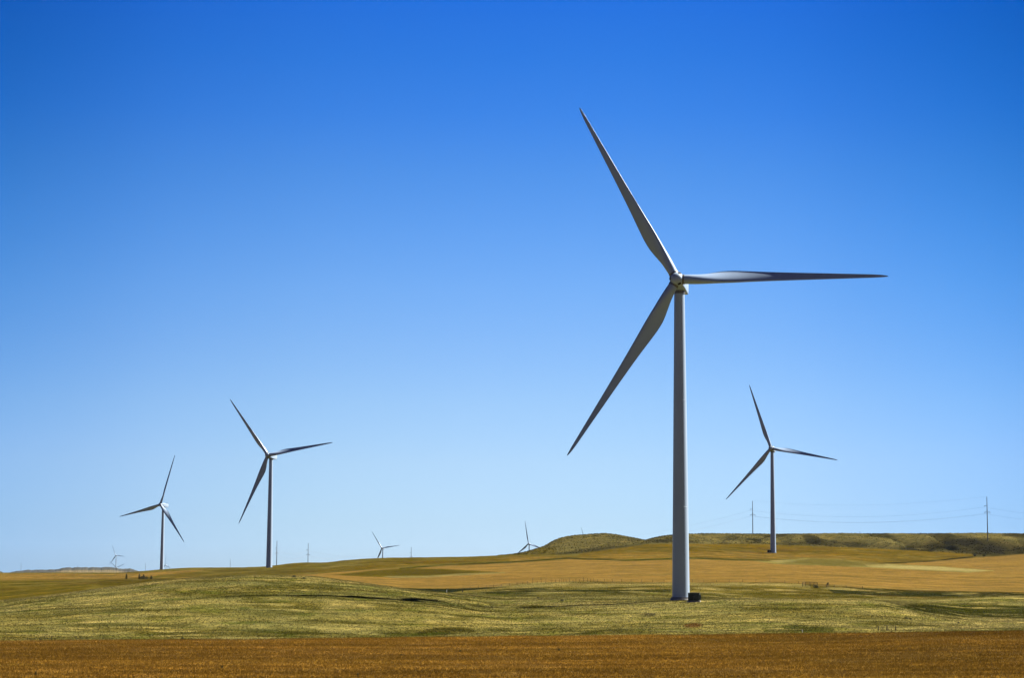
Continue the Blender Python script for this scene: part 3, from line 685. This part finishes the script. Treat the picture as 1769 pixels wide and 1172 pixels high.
wire(at(1050, 941, 2350), arm(P2, *LO), 3.5, 'lower conductor dropping left from the ridge pole behind the largest tower')
wire(arm(P3, *UP), arm(P4, *UP), 5.0, 'upper conductor between the two poles on the left crest', .06)
wire(arm(P3, *LO), arm(P4, *LO), 5.0, 'lower conductor between the two poles on the left crest', .06)
wire(arm(P4, *UP), arm(P5, *UP), 6.5, 'upper faint conductor from the left slope pole towards the distant pole', .05)
wire(arm(P4, *LO), arm(P5, *LO), 6.5, 'lower faint conductor from the left slope pole towards the distant pole', .05)

# ------------------------------------------------------------------ fences
rng = random.Random(7)
def post_mesh(h, r): return MB().tube((0, 0, -.4), (0, 0, h), r, r * .85, 8)
def fence(name, label, cat, pts, hs, r=.09, wires=True, mat='wood', rail=False):
    """pts: pixel positions of the posts' feet with a distance window; first hit of the land"""
    P = [hit(px, py, d0, d1) for px, py, d0, d1 in pts]
    root = empty(name, P[0], 0, label=label, cat=cat)
    for q_, h in zip(P, hs):
        o = post_mesh(h, r).obj('post', M[mat], root, True); o.location = q_ - P[0]
        o.rotation_euler = (radians(rng.uniform(-3, 3)), radians(rng.uniform(-4, 4)), 0)
    if wires:
        w = MB()
        for a, b_ in zip(P[:-1], P[1:]):
            for k in ((.35, .7, 1.0) if not rail else (.4, .8, 1.2, 1.5)):
                w.tube(a - P[0] + Vector((0, 0, k)), b_ - P[0] + Vector((0, 0, k)), .012 if not rail else .06, None, 5)
        w.obj('rail' if rail else 'wire', M['wood'], root)
    return root
xs = [800, 812, 826, 840, 853, 866, 880, 893, 903, 911, 920, 928, 935, 943, 952, 960, 967, 970.5, 974, 978, 984, 990, 995, 1001, 1008, 1015, 1020, 1026, 1032, 1044, 1058, 1074, 1090, 1108, 1127, 1147, 1196, 1216, 1238, 1260, 1283, 1306, 1330, 1356, 1380]
ys = np.interp(xs, [800, 840, 880, 920, 965, 1030, 1160, 1320, 1382], [1019, 1017.5, 1013, 1009, 1007, 1006.3, 1007.5, 1007.5, 1010])
fence('wire_fence', 'long wire fence of small wooden posts along the near edge of the ochre field', 'fence',
      [(x, y, 640, 800) for x, y in zip(xs, ys)], [{920: 2.1, 935: 1.9, 1008: 1.6, 1015: 1.3}.get(x, rng.uniform(.95, 1.3)) for x in xs], .06)
fence('corral', 'weathered wooden corral panel at the edge of the ochre field right of the tower', 'corral',
      [(x, 1014.5, 640, 800) for x in (1386.5, 1392, 1399.5, 1406, 1412)], [1.5] * 5, .1, True, 'wood', True)
fence('wire_fence', 'short wire fence running right from the corral', 'fence', [(x, y, 640, 800) for x, y in ((1428, 1015.5), (1430.5, 1015.5), (1441, 1016), (1462, 1017), (1490, 1018.5))], [1.0, 1.6, .9, .9, .9], .09)
fence('rail_fence', 'three dark posts with a rail at the edge of the brown foreground crop', 'fence', [(x, 1091, 330, 440) for x in (1517.5, 1532.5, 1547)], [.85, .95, .8], .1)
for px, py in ((1517.5, 1090),): pass
fence('wire_fence', 'sparse wire fence posts along the right edge of the brown foreground crop', 'fence', [(x, y, 330, 440) for x, y in ((1579, 1091), (1611, 1090.5), (1645, 1090.5), (1679, 1090), (1720, 1089.8), (1762, 1089.5))], [.5, .6, .5, .55, .5, .5], .05)
fence('wire_fence', 'sparse wire fence posts along the left edge of the brown foreground crop', 'fence', [(x, y, 330, 440) for x, y in ((8, 1108), (48, 1107.8), (89, 1107.5), (132, 1107), (178, 1106.5), (226, 1106.2))], [.6, .55, .8, .5, .55, .5], .05)
def single(px, py, d0, d1, h, r, mat, lab):
    o = post_mesh(h, r).obj('fence_post', M[mat], None, True); o.location = hit(px, py, d0, d1); return tag(o, lab, 'post')
single(771.6, 1026.2, 540, 700, .85, .07, 'whitepost', 'thin white marker post behind the grassy crest left of centre')
single(799, 1024.5, 560, 720, 1.1, .16, 'wood', 'thick dark post in the green hollow')
single(1386, 1094, 330, 440, .5, .06, 'whitepost', 'small pale stake at the edge of the brown crop')
o = single(1485.5, 923.5, 1850, 2060, 2.4, .16, 'wood', 'lone post on the right ridge skyline')

# ------------------------------------------------------------------ shrubs
def shrub_mesh(seed, w, h, n=420):
    g = np.random.default_rng(seed); v = []; f = []
    for k in range(n):
        a = g.uniform(0, 2*pi); u = g.uniform(0, 1)**.5; z = g.uniform(.05, 1)
        lump = .75 + .25 * sin(3 * a + seed) + .15 * sin(7 * a)
        rr = u * w * lump * sqrt(max(.02, 1 - (z * .92)**2)); c = np.array([rr * cos(a), rr * sin(a), z * h * (.8 + .3 * g.random())])
        e1 = g.normal(size=3); e1 /= np.linalg.norm(e1); e2 = np.cross(e1, g.normal(size=3)); e2 /= np.linalg.norm(e2)
        s = g.uniform(.06, .13) * (w + h) / 2
        b_ = len(v); v += [c - e1 * s, c + e2 * s * .5, c + e1 * s, c - e2 * s * .5]; f.append([b_, b_+1, b_+2, b_+3])
    return np.array(v), np.array(f)
shr = []
for k in range(4):
    vv, ff = shrub_mesh(11 + k, 1.0, 1.0)
    r = empty('shrub', (0, 0, 0)); mesh_np('foliage', vv, ff, M['leaf'], False, r)
    st = MB()
    for j in range(5):
        a = j * 1.26 + k; st.tube((0, 0, -.2), (.45 * cos(a), .45 * sin(a), .6), .05, .02, 5)
    st.obj('stem', M['bark'], r); shr.append(r)
SH = [ # px, py, dmin, dmax, width, height, label
 (218.3, 1001.5, 700, 1100, .8, 2.6, 'upright dark bush alone in the far left field'),
 (240.5, 1001.8, 700, 1100, .7, 2.6, 'leftmost dark bush of the row in the far left field'),
 (244.5, 1001.2, 700, 1100, 1.3, 1.4, 'low dark bush second from the left in the row in the far left field'),
 (248, 1001.2, 700, 1100, .9, 2.3, 'taller dark bush in the middle of the row in the far left field'),
 (253, 1001.2, 700, 1100, 1.6, 1.2, 'broad low bush right of the middle of the row in the far left field'),
 (261, 1001.3, 700, 1100, 1.0, 1.5, 'rightmost dark bush of the row in the far left field'),
 (245.5, 1056.5, 380, 560, .5, .4, 'small dark bush midway up the left grass hill'),
 (315, 1105.5, 360, 440, .5, .35, 'small dark bush at the foot of the left grass hill'),
 (70, 1107.5, 360, 440, .35, .3, 'tiny dark bush at the crop edge near the left side'),
 (971, 1040.5, 380, 620, .6, .5, 'small dark green bush on the grass left of the largest tower'),
 (929.5, 1035, 380, 620, .45, .4, 'small reddish brown bush in the grass below the fence'),
 (508, 998.5, 480, 600, .8, .5, 'low dark bush on the crest of the left grass hill'),
 (525, 1001, 480, 600, .7, .4, 'dark tuft right of the bush on the left hill crest'),
 (1566, 1070, 380, 560, .6, .3, 'small dark bush on the right grass slope'),
 (1573, 1071.5, 380, 560, .5, .3, 'small dark bush beside another on the right grass slope'),
 (1656, 1078, 380, 560, .4, .3, 'tiny dark bush on the pale grass at the right'),
 (383.5, 1157, 245, 380, .2, .45, 'dark green weed standing in the brown foreground crop'),
 (62, 1168, 245, 380, .25, .4, 'green weed in the brown crop at the bottom left'),
 (618, 1171, 245, 380, .2, .45, 'green weed in the brown crop at the bottom edge'),
 (795, 1128, 245, 380, .35, .3, 'low green weed in the brown crop near the centre'),
 (693, 1134, 245, 380, .35, .25, 'low spreading green weed in the brown crop left of centre'),
 (966, 1125.5, 245, 380, .35, .3, 'low green weed in the brown crop below the tower'),
 (1430, 1011.5, 600, 900, .7, .8, 'dark bush beside the corral'),
 (1410, 1017, 600, 900, 1.3, .9, 'low dark bush at the right end of the corral'),
 (1684, 962, 1600, 1900, 1.6, 2.6, 'dark bush at the foot of the right ridge'),
 (1700, 962.5, 1600, 1900, 1.8, 1.8, 'broad dark bush at the foot of the right ridge'),
]
for i, (px, py, d0, d1, w_, h_, lab) in enumerate(SH):
    src = shr[i % 4]; o = src if i < 4 else copy_tree(src)
    o.location = hit(px, py, d0, d1); o.scale = (w_, w_, h_); o.rotation_euler.z = i * 1.3
    tag(o, lab, 'bush', 'scattered bushes and weeds')

# ------------------------------------------------------------------ tufts of grass and crop (uncountable)
def tufts(name, label, cat, n, px0, px1, d0, d1, hmin, hmax, wmin, wmax, seed, test, gain, blades=3, mask=None):
    g = np.random.default_rng(seed)
    a0 = atan((px0 - PW/2) / F); a1 = atan((px1 - PW/2) / F)
    az = g.uniform(a0, a1, n); d = np.sqrt(g.uniform(d0**2, d1**2, n))
    i = np.clip(np.searchsorted(DIST, d) - 1, 0, len(DIST) - 2); j = np.clip(np.searchsorted(inner, az) - 1, 0, len(inner) - 2)
    u = (d - DIST[i]) / (DIST[i+1] - DIST[i]); v = (az - inner[j]) / (inner[j+1] - inner[j])
    bil = lambda A: (A[i, j] * (1-v) + A[i, j+1] * v) * (1-u) + (A[i+1, j] * (1-v) + A[i+1, j+1] * v) * u
    z = bil(Z); fgw = bil(fg); keep = test(fgw, d, az) & (g.random(n) < .35 + .9 * fbm(d * np.sin(az) / 3, d * np.cos(az) / 3, 3, seed))
    if mask is not None: keep &= bil(mask) > .55
    x = d * np.sin(az); y = d * np.cos(az)
    x, y, z = x[keep], y[keep], z[keep]; c = np.stack([bil(C[..., k])[keep] for k in range(3)], -1); n = len(x)
    vs = []; cs = []
    for b_ in range(blades):
        a = g.uniform(0, 2*pi, n); w = g.uniform(wmin, wmax, n); h = g.uniform(hmin, hmax, n)
        lx = g.normal(0, .35, n) * h; ly = g.normal(0, .35, n) * h; ox = g.normal(0, .12, n); oy = g.normal(0, .12, n)
        dx = np.cos(a) * w / 2; dy = np.sin(a) * w / 2
        p0 = np.stack([x + ox - dx, y + oy - dy, z - .05], -1); p1 = np.stack([x + ox + dx, y + oy + dy, z - .05], -1); p2 = np.stack([x + ox + lx, y + oy + ly, z + h], -1)
        vs.append(np.stack([p0, p1, p2], 1)); k = g.uniform(.75, 1.35, n)[:, None] * gain
        cs.append(np.repeat((c * k)[:, None], 3, 1))
    V_ = np.concatenate(vs).reshape(-1, 3); C_ = np.concatenate(cs).reshape(-1, 3)
    o = mesh_np(name, V_, np.arange(len(V_)).reshape(-1, 3), M['tuft'], False, col=np.clip(C_, .004, .8))
    return tag(o, label, cat, kind='stuff')
m, t, b = material('tuft', .9, .05)
a_ = t.nodes.new('ShaderNodeAttribute'); a_.attribute_name = 'cover'; t.links.new(a_.outputs['Color'], b.inputs['Base Color'])
no = t.nodes.new('ShaderNodeTexNoise'); no.inputs['Scale'].default_value = .8
mm = t.nodes.new('ShaderNodeMapRange'); mm.inputs[3].default_value = .75; mm.inputs[4].default_value = 1.25; t.links.new(no.outputs[0], mm.inputs[0])
tl = t.nodes.new('ShaderNodeBsdfTranslucent'); ms = t.nodes.new('ShaderNodeMixShader'); ms.inputs[0].default_value = .45
t.links.new(b.outputs[0], ms.inputs[1]); t.links.new(tl.outputs[0], ms.inputs[2]); t.links.new(ms.outputs[0], t.nodes['Material Output'].inputs['Surface'])
vm = t.nodes.new('ShaderNodeVectorMath'); vm.operation = 'SCALE'; t.links.new(a_.outputs['Color'], vm.inputs[0]); t.links.new(mm.outputs[0], vm.inputs[3]); t.links.new(vm.outputs[0], b.inputs['Base Color']); t.links.new(vm.outputs[0], tl.inputs['Color'])
b.inputs['Specular IOR Level'].default_value = 0.0
M['tuft'] = m
tufts('crop', 'ripe brown crop filling the foreground', 'crop', 300000, -60, 1830, 240, 385, .08, .28, .04, .12, 5, lambda f, d, a: f > .5, 1.1, 2)
tufts('grass', 'dry pale green grass tufts on the near hills', 'grass', 280000, -60, 1830, 375, 600, .05, .20, .08, .30, 6, lambda f, d, a: f < .5, 1.1, 2)

tufts('grass', 'rougher grass in the green hollows beyond the near hills', 'grass', 40000, 500, 1830, 600, 790, .05, .16, .2, .5, 9, lambda f, d, a: f < .5, 1.9, 2, 1 - crop_w)
tufts('scrub', 'low scrub speckling the knoll and the right ridge', 'scrub', 15000, 850, 1830, 1660, 1990, .2, .65, .8, 2.2, 10, lambda f, d, a: d > 0, 1.3, 2, scrub_w)
# ------------------------------------------------------------------ haze
HZ = True
if HZ:
    z0 = float(Z.min()) - 8; z1 = 155
    hz = MB().box((0, 0, (z0 + z1) / 2), (12800, 12800, (z1 - z0) / 2)).obj('haze', None)
    mh = bpy.data.materials.new('haze'); mh.use_nodes = True; th = mh.node_tree; th.nodes.clear()
    pv = th.nodes.new('ShaderNodeVolumePrincipled'); pv.inputs['Density'].default_value = 0.6e-5; pv.inputs['Color'].default_value = (.62, .80, .98, 1)
    pv.inputs['Anisotropy'].default_value = 0.2
    oo = th.nodes.new('ShaderNodeOutputMaterial'); th.links.new(pv.outputs[0], oo.inputs['Volume'])
    hz.data.materials.append(mh); tag(hz, 'thin blue haze over the far land', kind='stuff')
for o in bpy.data.objects:
    if '_k' in o: del o['_k']
